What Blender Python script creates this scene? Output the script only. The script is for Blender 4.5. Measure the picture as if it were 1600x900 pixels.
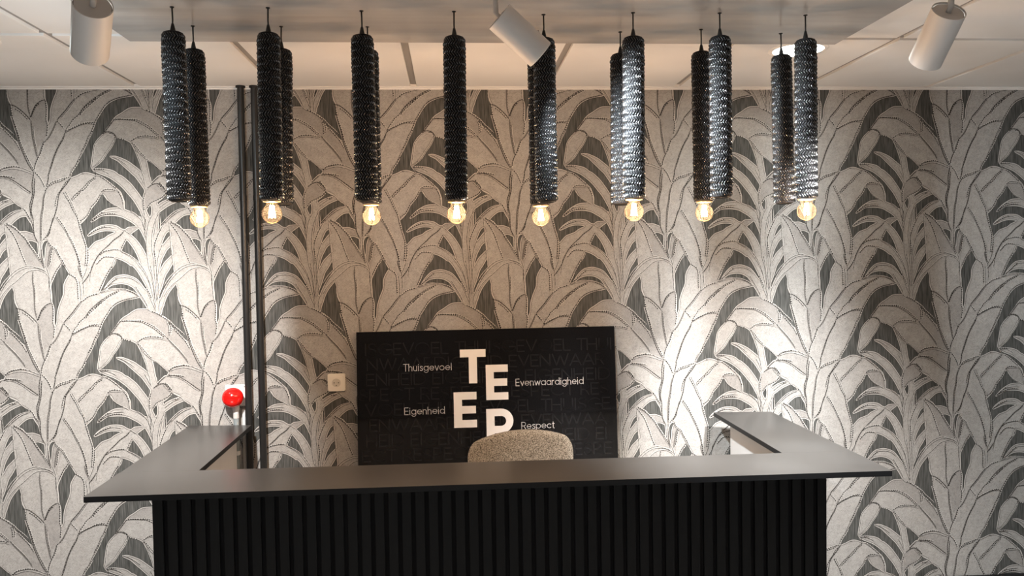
import bpy, bmesh, math, random
from mathutils import Vector, Matrix

# ------------------------------------------------------------------ clean
for o in list(bpy.data.objects): bpy.data.objects.remove(o, do_unlink=True)
SC = bpy.context.scene
COL = SC.collection
rnd = random.Random(7)
PI = math.pi

# ------------------------------------------------------------------ camera
cd = bpy.data.cameras.new('camera'); cam = bpy.data.objects.new('camera', cd); COL.objects.link(cam)
cd.sensor_width = 36; cd.lens = 28.33; cd.clip_start = 0.05
FW = Vector((0.07460218, 0.99668802, -0.03236512)); RT = Vector((0.99705217, -0.07513438, -0.01554974)); UP = Vector((0.01792997, 0.03110967, 0.99935514))
cam.matrix_world = Matrix(((RT.x, UP.x, -FW.x, 0), (RT.y, UP.y, -FW.y, -3.683), (RT.z, UP.z, -FW.z, 1.66), (0, 0, 0, 1)))
SC.camera = cam

# ------------------------------------------------------------------ world, exposure
w = bpy.data.worlds.new('world'); SC.world = w; w.use_nodes = True
bg = w.node_tree.nodes['Background']; bg.inputs[0].default_value = (0.95, 0.97, 1.0, 1); bg.inputs[1].default_value = WORLD = 0.022
SC.view_settings.view_transform = 'Standard'; SC.view_settings.look = 'None'
SC.view_settings.exposure = 0.0; SC.view_settings.gamma = 1; SC.view_settings.use_curve_mapping = False

SPOT_E = {'left': 390, 'mid': 360, 'right': 460}      # track spots, watt
BULB_E = 4.7                                       # filament bulbs, watt
DOWN_E = 5.0                                        # recessed downlights, watt
FILL_E = 310.0                                       # added unseen fill spots, floor bounce brightens the ceiling, watt

H = 2.453       # ceiling height

def add_light(name, kind, loc, energy, color, parent=None, direction=None, **kw):
    l = bpy.data.lights.new(name, kind); l.energy = energy; l.color = color
    for k, v in kw.items(): setattr(l, k, v)
    o = bpy.data.objects.new(name, l); COL.objects.link(o)
    o.location = loc
    if direction is not None: o.rotation_euler = Vector(direction).to_track_quat('-Z', 'Y').to_euler()
    if parent: o.parent = parent
    return o

# ------------------------------------------------------------------ materials
def mat(name, color, rough=0.5, metal=0.0, spec=0.5, **kw):
    m = bpy.data.materials.new(name); m.use_nodes = True
    b = m.node_tree.nodes['Principled BSDF']
    b.inputs['Base Color'].default_value = (*color, 1); b.inputs['Roughness'].default_value = rough
    b.inputs['Metallic'].default_value = metal; b.inputs['Specular IOR Level'].default_value = spec
    for k, v in kw.items(): b.inputs[k.replace('_', ' ')].default_value = v
    return m
def N(m, t, **kw):
    n = m.node_tree.nodes.new(t)
    for k, v in kw.items(): setattr(n, k, v)
    return n
def L(m, a, b): m.node_tree.links.new(a, b)
def noise_mix(m, c1, c2, scale=(1, 1, 1), nscale=5, detail=3, lo=0.35, hi=0.65, coord='Object', bump=0, bump_dist=0.001, rough=None):
    b = m.node_tree.nodes['Principled BSDF']
    tc = N(m, 'ShaderNodeTexCoord'); mp = N(m, 'ShaderNodeMapping'); mp.inputs['Scale'].default_value = scale
    nz = N(m, 'ShaderNodeTexNoise'); nz.inputs['Scale'].default_value = nscale; nz.inputs['Detail'].default_value = detail
    rp = N(m, 'ShaderNodeValToRGB'); rp.color_ramp.elements[0].position = lo; rp.color_ramp.elements[1].position = hi
    rp.color_ramp.elements[0].color = (*c1, 1); rp.color_ramp.elements[1].color = (*c2, 1)
    L(m, tc.outputs[coord], mp.inputs[0]); L(m, mp.outputs[0], nz.inputs[0]); L(m, nz.outputs[0], rp.inputs[0]); L(m, rp.outputs[0], b.inputs['Base Color'])
    if bump:
        bp = N(m, 'ShaderNodeBump'); bp.inputs['Strength'].default_value = bump; bp.inputs['Distance'].default_value = bump_dist
        L(m, nz.outputs[0], bp.inputs['Height']); L(m, bp.outputs[0], b.inputs['Normal'])
    return nz, rp
def emis(name, color, strength):
    m = bpy.data.materials.new(name); m.use_nodes = True; nt = m.node_tree; nt.nodes.clear()
    e = nt.nodes.new('ShaderNodeEmission'); o = nt.nodes.new('ShaderNodeOutputMaterial')
    e.inputs[0].default_value = (*color, 1); e.inputs[1].default_value = strength; nt.links.new(e.outputs[0], o.inputs[0]); return m

M = {}
def leafmat(name, c1, c2, c3):
    # painted leaf: short crossing brush strokes over a soft mottling
    m = mat(name, c2, 0.62, spec=0.25); b = m.node_tree.nodes['Principled BSDF']
    tc = N(m, 'ShaderNodeTexCoord')
    def layer(rot, sc, ns, lo, hi):
        m0 = N(m, 'ShaderNodeMapping'); m0.inputs['Rotation'].default_value = (0, rot, 0)
        mp = N(m, 'ShaderNodeMapping'); mp.inputs['Scale'].default_value = sc; L(m, m0.outputs[0], mp.inputs[0])
        nz = N(m, 'ShaderNodeTexNoise'); nz.inputs['Scale'].default_value = ns; nz.inputs['Detail'].default_value = 4; nz.inputs['Distortion'].default_value = 0.6
        rp = N(m, 'ShaderNodeMapRange'); rp.inputs[1].default_value = lo; rp.inputs[2].default_value = hi
        L(m, tc.outputs['Object'], m0.inputs[0]); L(m, mp.outputs[0], nz.inputs[0]); L(m, nz.outputs[0], rp.inputs[0]); return rp.outputs[0]
    a = layer(0.6, (1, 1, 5.5), 75, 0.50, 0.72); c = layer(-0.9, (1, 1, 5.5), 82, 0.51, 0.73); d = layer(0, (1, 1, 1), 30, 0.35, 0.7)
    mx = N(m, 'ShaderNodeMath', operation='MAXIMUM'); L(m, a, mx.inputs[0]); L(m, c, mx.inputs[1])
    m1 = N(m, 'ShaderNodeMix', data_type='RGBA'); m1.inputs[6].default_value = (*c2, 1); m1.inputs[7].default_value = (*c3, 1); L(m, d, m1.inputs[0])
    m2 = N(m, 'ShaderNodeMix', data_type='RGBA'); m2.inputs[7].default_value = (*c1, 1); L(m, m1.outputs[2], m2.inputs[6])
    sc = N(m, 'ShaderNodeMath', operation='MULTIPLY'); sc.inputs[1].default_value = 0.95; L(m, mx.outputs[0], sc.inputs[0]); L(m, sc.outputs[0], m2.inputs[0])
    L(m, m2.outputs[2], b.inputs['Base Color']); return m
M['leaf'] = leafmat('paper_leaf', (0.20, 0.188, 0.178), (0.405, 0.388, 0.366), (0.34, 0.325, 0.307))
M['leaf2'] = leafmat('paper_leaf_grey', (0.175, 0.163, 0.154), (0.335, 0.317, 0.299), (0.285, 0.27, 0.255))
m = M['ground'] = mat('paper_ground', (0.1, 0.1, 0.095), 0.6, spec=0.2)
noise_mix(m, (0.029, 0.030, 0.028), (0.125, 0.124, 0.117), (1, 1, 0.05), 260, 3, 0.3, 0.7)
M['ink'] = mat('paper_ink', (0.026, 0.023, 0.021), 0.6, spec=0.2)
M['ink2'] = mat('paper_ink_soft', (0.135, 0.125, 0.117), 0.6, spec=0.2)
M['light'] = mat('paper_highlight', (0.50, 0.48, 0.455), 0.6, spec=0.2)
m = M['plaster'] = mat('wall_plaster', (0.6, 0.57, 0.53), 0.8); noise_mix(m, (0.55, 0.52, 0.48), (0.62, 0.59, 0.55), nscale=30)
m = M['tile'] = mat('ceiling_tile', (0.74, 0.72, 0.69), 0.8); noise_mix(m, (0.83, 0.815, 0.79), (0.87, 0.855, 0.835), nscale=3, bump=0.05)
M['grid'] = mat('ceiling_grid', (0.33, 0.315, 0.295), 0.6)  # white bars; the shade of their recess is put into this grey
m = M['panel'] = mat('gloss_panel', (0.50, 0.485, 0.465), 0.16, spec=0.6)
noise_mix(m, (0.40, 0.385, 0.37), (0.56, 0.545, 0.525), (0.35, 4.5, 1), 1.6, 4, 0.3, 0.7)
b = m.node_tree.nodes['Principled BSDF']
tc = N(m, 'ShaderNodeTexCoord'); mp = N(m, 'ShaderNodeMapping'); mp.inputs['Scale'].default_value = (0.5, 3, 1); nz = N(m, 'ShaderNodeTexNoise'); nz.inputs['Scale'].default_value = 2.2
bp = N(m, 'ShaderNodeBump'); bp.inputs['Strength'].default_value = 0.5; bp.inputs['Distance'].default_value = 0.012
L(m, tc.outputs['Object'], mp.inputs[0]); L(m, mp.outputs[0], nz.inputs[0]); L(m, nz.outputs[0], bp.inputs['Height']); L(m, bp.outputs[0], b.inputs['Normal'])
m = M['floor'] = mat('floor', (0.1, 0.095, 0.09), 0.45); noise_mix(m, (0.40, 0.38, 0.36), (0.50, 0.48, 0.455), nscale=6)
m = M['black_base'] = mat('black_skirting', (0.008, 0.008, 0.009), 0.5); noise_mix(m, (0.006, 0.006, 0.007), (0.011, 0.011, 0.012), nscale=9)
m = M['woven'] = mat('black_woven_cord', (0.004, 0.004, 0.005), 0.22, spec=1.0, Coat_Weight=0.5, Coat_Roughness=0.22)
noise_mix(m, (0.002, 0.002, 0.0025), (0.006, 0.006, 0.006), nscale=90)
M['cord'] = mat('black_cord', (0.008, 0.008, 0.008), 0.45)
M['brass'] = mat('lamp_cap', (0.55, 0.42, 0.25), 0.35, metal=0.8)
m = M['top'] = mat('desk_top_laminate', (0.035, 0.034, 0.033), 0.30, spec=1.0)
noise_mix(m, (0.036, 0.034, 0.032), (0.048, 0.046, 0.044), (1, 1, 1), 3, 4)
M['edge'] = mat('desk_edge', (0.003, 0.003, 0.0035), 0.5, spec=0.25)
m = M['slat'] = mat('black_slat', (0.010, 0.011, 0.012), 0.6, spec=0.25); noise_mix(m, (0.0022, 0.0025, 0.0028), (0.0042, 0.0046, 0.005), (8, 8, 0.5), 20)
M['felt'] = mat('black_felt', (0.003, 0.003, 0.004), 0.95)
m = M['carcass'] = mat('white_carcass', (0.7, 0.68, 0.66), 0.4); noise_mix(m, (0.68, 0.66, 0.64), (0.73, 0.71, 0.69), nscale=4)
M['white'] = mat('white_housing', (0.66, 0.645, 0.63), 0.42)
M['white_dark'] = mat('white_housing_cap', (0.52, 0.50, 0.48), 0.5)
M['rim'] = mat('housing_gap', (0.08, 0.075, 0.07), 0.6)
M['plastic'] = mat('cream_plastic', (0.76, 0.72, 0.64), 0.3)
M['plastic_w'] = mat('white_plastic', (0.78, 0.77, 0.75), 0.3)
M['hole'] = mat('socket_hole', (0.02, 0.018, 0.015), 0.6)
M['well'] = mat('socket_well', (0.55, 0.51, 0.44), 0.4)
M['pipe_black'] = mat('black_pipe', (0.014, 0.014, 0.014), 0.33)
m = M['pipe_grey'] = mat('grey_pipe', (0.36, 0.40, 0.41), 0.4); noise_mix(m, (0.17, 0.20, 0.21), (0.27, 0.30, 0.31), (1, 1, 0.3), 30)
M['trunk'] = mat('pale_trunking', (0.6, 0.61, 0.62), 0.5)
M['red'] = mat('red_gloss', (0.78, 0.008, 0.006), 0.12, spec=0.6)
M['screen'] = mat('screen_gloss', (0.0085, 0.0085, 0.0095), 0.09, spec=0.5)
M['screen_edge'] = mat('screen_edge', (0.012, 0.012, 0.013), 0.35)
M['print_w'] = mat('print_white', (0.90, 0.885, 0.875), 0.35, spec=0.3)
M['print_g'] = mat('print_grey', (0.62, 0.60, 0.60), 0.35, spec=0.3)
M['print_d'] = mat('print_dark', (0.0165, 0.0165, 0.018), 0.12, spec=0.5)
m = M['tweed'] = mat('tweed', (0.3, 0.27, 0.22), 0.95, spec=0.1)
nz, rp = noise_mix(m, (0.075, 0.063, 0.045), (0.40, 0.36, 0.30), nscale=290, detail=2, lo=0.36, hi=0.62, bump=0.6, bump_dist=0.004)
M['black_metal'] = mat('black_metal', (0.012, 0.012, 0.013), 0.4, metal=0.3)
M['filament'] = emis('filament_glow', (1.0, 0.80, 0.48), 160)
M['disc'] = emis('downlight_disc', (0.97, 1.0, 0.93), 14)
M['lens'] = emis('spot_lens', (1.0, 0.97, 0.92), 12)
# thin lamp glass: clear with an amber cast, Fresnel reflection
m = bpy.data.materials.new('lamp_glass'); m.use_nodes = True; nt = m.node_tree; nt.nodes.clear()
tr = nt.nodes.new('ShaderNodeBsdfTransparent'); tr.inputs[0].default_value = (1.0, 0.965, 0.90, 1)
gl = nt.nodes.new('ShaderNodeBsdfGlossy'); gl.inputs['Roughness'].default_value = 0.03; gl.inputs[0].default_value = (1, 0.9, 0.75, 1)
lw = nt.nodes.new('ShaderNodeLayerWeight'); lw.inputs[0].default_value = 0.10
mx = nt.nodes.new('ShaderNodeMixShader'); out = nt.nodes.new('ShaderNodeOutputMaterial')
nt.links.new(lw.outputs['Fresnel'], mx.inputs[0]); nt.links.new(tr.outputs[0], mx.inputs[1]); nt.links.new(gl.outputs[0], mx.inputs[2]); tl = nt.nodes.new('ShaderNodeBsdfTranslucent'); tl.inputs[0].default_value = (1, 0.86, 0.66, 1); m2_ = nt.nodes.new('ShaderNodeMixShader'); m2_.inputs[0].default_value = 0.008
nt.links.new(mx.outputs[0], m2_.inputs[1]); nt.links.new(tl.outputs[0], m2_.inputs[2]); nt.links.new(m2_.outputs[0], out.inputs[0])
M['glass'] = m

# ------------------------------------------------------------------ mesh helpers
def link_mesh(name, me, parent=None, loc=(0, 0, 0)):
    o = bpy.data.objects.new(name, me); COL.objects.link(o); o.location = loc
    if parent: o.parent = parent
    return o
def obj(name, bm, mats, parent=None, smooth=False, loc=(0, 0, 0)):
    me = bpy.data.meshes.new(name); bmesh.ops.recalc_face_normals(bm, faces=bm.faces[:]) ; bm.to_mesh(me); bm.free()
    for mm in (mats if isinstance(mats, (list, tuple)) else [mats]): me.materials.append(mm)
    if smooth:
        me.shade_smooth()
    return link_mesh(name, me, parent, loc)
def smooth_angle(o, deg=35):
    me = o.data; me.shade_smooth(); me.set_sharp_from_angle(angle=math.radians(deg)); return o
def thing(name, label, cat, loc=(0, 0, 0), rot=(0, 0, 0), group=None):
    o = bpy.data.objects.new(name, None); COL.objects.link(o); o.location = loc; o.rotation_euler = rot; o.empty_display_size = 0.05
    o['label'] = label; o['category'] = cat
    if group: o['group'] = group
    return o
def tag(o, label, cat, group=None):
    o['label'] = label; o['category'] = cat
    if group: o['group'] = group
    return o
def struct(o): o['kind'] = 'structure'; return o
def box(bm, x0, x1, y0, y1, z0, z1, mi=0, bevel=0):
    vs = [bm.verts.new(c) for c in ((x0, y0, z0), (x1, y0, z0), (x1, y1, z0), (x0, y1, z0), (x0, y0, z1), (x1, y0, z1), (x1, y1, z1), (x0, y1, z1))]
    fs = [bm.faces.new([vs[i] for i in q]) for q in ((0, 3, 2, 1), (4, 5, 6, 7), (0, 1, 5, 4), (1, 2, 6, 5), (2, 3, 7, 6), (3, 0, 4, 7))]
    for f in fs: f.material_index = mi
    if bevel: bmesh.ops.bevel(bm, geom=list({e for f in fs for e in f.edges}), offset=bevel, segments=2, affect='EDGES', profile=0.5)
    return fs
def prism(bm, pts, z0, z1, mi=0, bevel=0):
    a = [bm.verts.new((x, y, z0)) for x, y in pts]; b = [bm.verts.new((x, y, z1)) for x, y in pts]; n = len(pts)
    fs = [bm.faces.new(a[::-1]), bm.faces.new(b)] + [bm.faces.new((a[i], a[(i+1) % n], b[(i+1) % n], b[i])) for i in range(n)]
    for f in fs: f.material_index = mi
    if bevel: bmesh.ops.bevel(bm, geom=list({e for f in fs for e in f.edges}), offset=bevel, segments=2, affect='EDGES', profile=0.5)
def lathe(bm, prof, seg=32, mi=0, M4=None, cap=True):
    # prof: (r, z) list along the axis
    rings = []
    for r, z in prof:
        if r < 1e-6: v = bm.verts.new((0, 0, z)); rings.append([v])
        else: rings.append([bm.verts.new((r*math.cos(2*PI*k/seg), r*math.sin(2*PI*k/seg), z)) for k in range(seg)])
    fs = []
    for A, B in zip(rings, rings[1:]):
        if len(A) == 1 and len(B) == 1: continue
        for k in range(seg):
            j = (k+1) % seg
            if len(A) == 1: fs.append(bm.faces.new((A[0], B[k], B[j])))
            elif len(B) == 1: fs.append(bm.faces.new((A[k], A[j], B[0])))
            else: fs.append(bm.faces.new((A[k], A[j], B[j], B[k])))
    if cap:
        for R in (rings[0], rings[-1]):
            if len(R) > 1: fs.append(bm.faces.new(R))
    for f in fs: f.material_index = mi
    if M4 is not None: bmesh.ops.transform(bm, matrix=M4, verts=[v for R in rings for v in R])
def tube(bm, pts, r, seg=10, mi=0):
    pts = [Vector(q) for q in pts]; rings = []
    for i, q in enumerate(pts):
        t = (pts[min(i+1, len(pts)-1)]-pts[max(i-1, 0)]).normalized()
        a = t.orthogonal().normalized() if i == 0 else (a - t*a.dot(t)).normalized()
        bb = t.cross(a); rr = r[i] if isinstance(r, (list, tuple)) else r
        rings.append([bm.verts.new(q+(a*math.cos(2*PI*k/seg)+bb*math.sin(2*PI*k/seg))*rr) for k in range(seg)])
    fs = [bm.faces.new((A[k], A[(k+1) % seg], B[(k+1) % seg], B[k])) for A, B in zip(rings, rings[1:]) for k in range(seg)]
    fs += [bm.faces.new(rings[0]), bm.faces.new(rings[-1])]
    for f in fs: f.material_index = mi
def mcopy(o, **kw):
    c = o.copy(); COL.objects.link(c)
    for k, v in kw.items(): setattr(c, k, v)
    return c
def copy_tree(root, loc, label, group=None):
    r = root.copy(); COL.objects.link(r); r.location = loc; r['label'] = label
    if group: r['group'] = group
    for ch in list(root.children):
        c = ch.copy(); COL.objects.link(c); c.parent = r
        for g in list(ch.children):
            d = g.copy(); COL.objects.link(d); d.parent = c
    return r

# ------------------------------------------------------------------ the setting
X0, X1, YB = -3.4, 3.9, -4.6
bm = bmesh.new(); box(bm, X0, X1, 0.008, 0.12, 0, H+0.05); wall = struct(obj('wall_back', bm, M['plaster']))
bm = bmesh.new(); box(bm, X0, X1, YB, 0.12, -0.1, 0); struct(obj('floor', bm, M['floor']))
bm = bmesh.new(); box(bm, X0, X1, YB, 0.12, H+0.012, H+0.08); ceil = struct(obj('ceiling', bm, M['grid']))
bm = bmesh.new(); box(bm, X0, X1, -0.014, 0.0072, 0, 0.107, bevel=0.002); bb = struct(obj('baseboard_back', bm, M['black_base']))
bm = bmesh.new(); box(bm, X0, X1, -0.020, 0.0, H-0.004, H+0.011); box(bm, X0, X1, -0.004, 0.0, H-0.010, H-0.004); struct(obj('trim_1', bm, M['tile']))
# lay-in ceiling: 600 mm tiles dropped between recessed bars
GX, TB = -1.3544, 0.0140
rows = [(-0.82, -0.021), (-2.02, -0.82), (-3.22, -2.02), (-4.42, -3.22)]
tile_me = {}
for ri, (ya, yb) in enumerate(rows):
    for k in range(-3, 9):
        xa, xb = GX+0.6*k+TB, GX+0.6*(k+1)-TB
        if xa < X0 or xb > X1: continue
        if ri not in tile_me:
            bm = bmesh.new(); yy0, yy1 = ya+TB, yb-(TB if ri else 0)
            box(bm, 0, xb-xa, yy0, yy1, H, H+0.0115, bevel=0.0012)
            o = obj('ceiling_tile', bm, M['tile'], ceil, loc=(xa, 0, 0)); tile_me[ri] = o.data
        else: link_mesh('ceiling_tile', tile_me[ri], ceil, (xa, 0, 0))

# ------------------------------------------------------------------ wallpaper
GAPS = """-19852,-6550 -19657,-6343 -19353,-6140 -18997,-5986 -18811,-6099 -18648,-6245 -18873,-6324 -19093,-6445 -19371,-6663 -19595,-6897 -19763,-7076 -19861,-7173
-19130,1953 -18992,2091 -18799,2243 -18636,2302 -18496,2309 -18400,2126 -18298,1957 -18251,1733 -18217,1551 -18336,1608 -18549,1675 -18804,1678 -18947,1839
-18456,1246 -18295,1244 -18136,1172 -18071,1087 -18055,582 -18201,836 -18355,1063
-17674,1263 -17756,1222 -17827,1139 -17873,972 -17857,635 -17812,354 -17778,578 -17755,858 -17708,1054 -17655,1193
-12425,1603 -12566,1492 -12668,1295 -12757,1070 -12760,985 -12603,1181 -12488,1321 -12389,1419
-12348,936 -12531,783 -12647,586 -12749,389 -12825,163 -12917,-176 -12714,190 -12515,400 -12316,595
-12312,240 -12372,71 -12503,-154 -12633,-351 -12723,-605 -12814,-888 -12918,-1142 -12964,-1326 -12925,-1398 -12806,-1116 -12675,-862 -12516,-609 -12300,-300 -12306,-44
-15294,3265 -15172,3204 -15042,2972 -14827,2795 -14597,2674 -14997,2642 -15276,2522 -15528,2344 -15769,2094 -15767,2025 -15615,2094 -15448,2210 -15283,2287 -15010,2306 -14737,2295 -14466,2235 -14251,2120 -14035,1991 -13835,1825 -14041,1816 -14206,1795 -14345,1698 -14481,1742 -14641,1851 -14804,1907 -15021,1926 -15240,1912 -15460,1844 -15654,1734 -15821,1604 -15957,1446 -15909,1400 -15716,1476 -15495,1572 -15248,1633 -14948,1630 -14759,1591 -14924,1522 -15091,1440 -15231,1329 -15451,1247 -15644,1166 -15813,999 -15948,846 -15990,1001 -16049,1256 -16124,1481 -16211,1736 -16259,1927 -16106,2057 -15965,2210 -15850,2406 -15711,2649 -15468,2942
-13742,1733 -14092,1483 -13865,1254 -13681,997 -13550,769 -13440,513 -13450,909 -13471,1136 -13560,1363 -13663,1591
-14277,1232 -14393,1036 -14511,755 -14188,552 -13974,379 -13841,236 -13717,50 -13783,320 -13885,604 -14014,861 -14145,1060
-14753,419 -14523,337 -14308,215 -14147,85 -14065,69 -13906,-117 -13775,-332 -13671,-532 -13554,-761 -13452,-1033 -13598,-860 -13730,-673 -13917,-471 -14133,-363 -14378,-294 -14570,-299 -14818,-357 -15014,-509 -15184,-704 -15327,-914 -15302,-979 -15496,-1066 -15408,-870 -15320,-702 -15232,-477 -15086,-197 -14886,111 -14840,251
-15454,-1053 -15275,-991 -15107,-861 -14940,-760 -14664,-708 -14418,-723 -14228,-792 -14040,-923 -13908,-1110 -13789,-1268 -13857,-1224 -14072,-1078 -14289,-989 -14452,-944 -14725,-916 -15055,-956
-13791,-1319 -13971,-1364 -14302,-1415 -14523,-1481 -14802,-1618 -14999,-1798 -15142,-1994 -15286,-2232 -15415,-2428 -15577,-2821 -15724,-3130 -15870,-3439 -16045,-3804 -16191,-4112 -16294,-4337 -16394,-4477 -16492,-4559 -16555,-4813 -16524,-4701 -16565,-4884 -16294,-4778 -16294,-4778 -16128,-4697 -15908,-4660 -15691,-4708 -15474,-4799 -15579,-4640 -15697,-4466 -15691,-4267 -15624,-3871 -15548,-3475 -15370,-3195 -15187,-3014 -15029,-2791 -14830,-2539 -14686,-2329 -14701,-2357 -14545,-2190 -14321,-2053 -14097,-1901 -13874,-1820 -13489,-1814 -13672,-1498
-15579,-4634 -15498,-4665 -15309,-4755 -15092,-4838 -14849,-4972 -14580,-5179 -14366,-5385 -14153,-5648 -13967,-5882 -13809,-6145 -13679,-6406 -13589,-6653 -13767,-6590 -13956,-6441 -14174,-6349 -14316,-6287 -14315,-5987 -14372,-5785 -14454,-5554 -14587,-5408 -14801,-5216 -15069,-4981 -15310,-4818 -15447,-4786 -15474,-4799
-14580,-3170 -14356,-3218 -14138,-3294 -13990,-3392 -13899,-3570 -13795,-3801 -13693,-4089 -13617,-4319 -13558,-4635 -13678,-4518 -13894,-4341 -14109,-4178 -14381,-4043 -14653,-3951 -14886,-3954 -14874,-4008 -14766,-4077 -14550,-4196 -14336,-4401 -14122,-4606 -13962,-4767 -13841,-4885 -13695,-5089 -13563,-5293 -13458,-5482 -13505,-5666 -13546,-5851 -13657,-5662 -13816,-5429 -14001,-5181 -14189,-4990 -14404,-4813 -14512,-4767 -14673,-4635 -14890,-4544 -15218,-4492 -15492,-4494 -15651,-4496 -15489,-4386 -15263,-4164 -15120,-3968 -14990,-3772 -14804,-3521 -14688,-3296
-13330,-4141 -13145,-4240 -12930,-4437 -12768,-4584 -12645,-4673 -12719,-4806 -12830,-4826 -13001,-4979 -13138,-5118 -13165,-4931 -13196,-4845 -13238,-4586 -13285,-4299
-12492,-5609 -12355,-5670 -12163,-5776 -12387,-5841 -12640,-5935 -12809,-6030 -12889,-6114 -12919,-5998 -12750,-5888 -12635,-5777
-13213,-6105 -13314,-6245 -13373,-6358 -13322,-6503 -13257,-6648 -13198,-6535 -13177,-6306
-12210,-757 -12169,-1071 -12136,-1356 -12072,-1557 -12008,-1729 -11992,-1958 -11952,-2215 -12042,-2210 -11958,-2494 -11886,-2777 -11809,-3032 -11744,-3344 -11875,-3242 -12032,-3084 -12213,-2882 -12396,-2709 -12631,-2507 -12593,-2359 -12565,-2345 -12727,-2199 -12959,-2103 -12867,-2068 -12829,-1884 -12754,-1686 -12678,-1460 -12560,-1206 -12402,-981
-17059,224 -17187,35 -17316,-188 -17433,-440 -17535,-677 -17548,-916 -17524,-1170 -17520,-1452 -17452,-1707 -17448,-1989 -17456,-2384 -17447,-2540 -17372,-2329 -17349,-2019 -17300,-1766 -17195,-1458 -17077,-1178 -17043,-953 -17037,-756 -16976,-560 -16875,-379 -16775,-226 -16904,2"""
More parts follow.
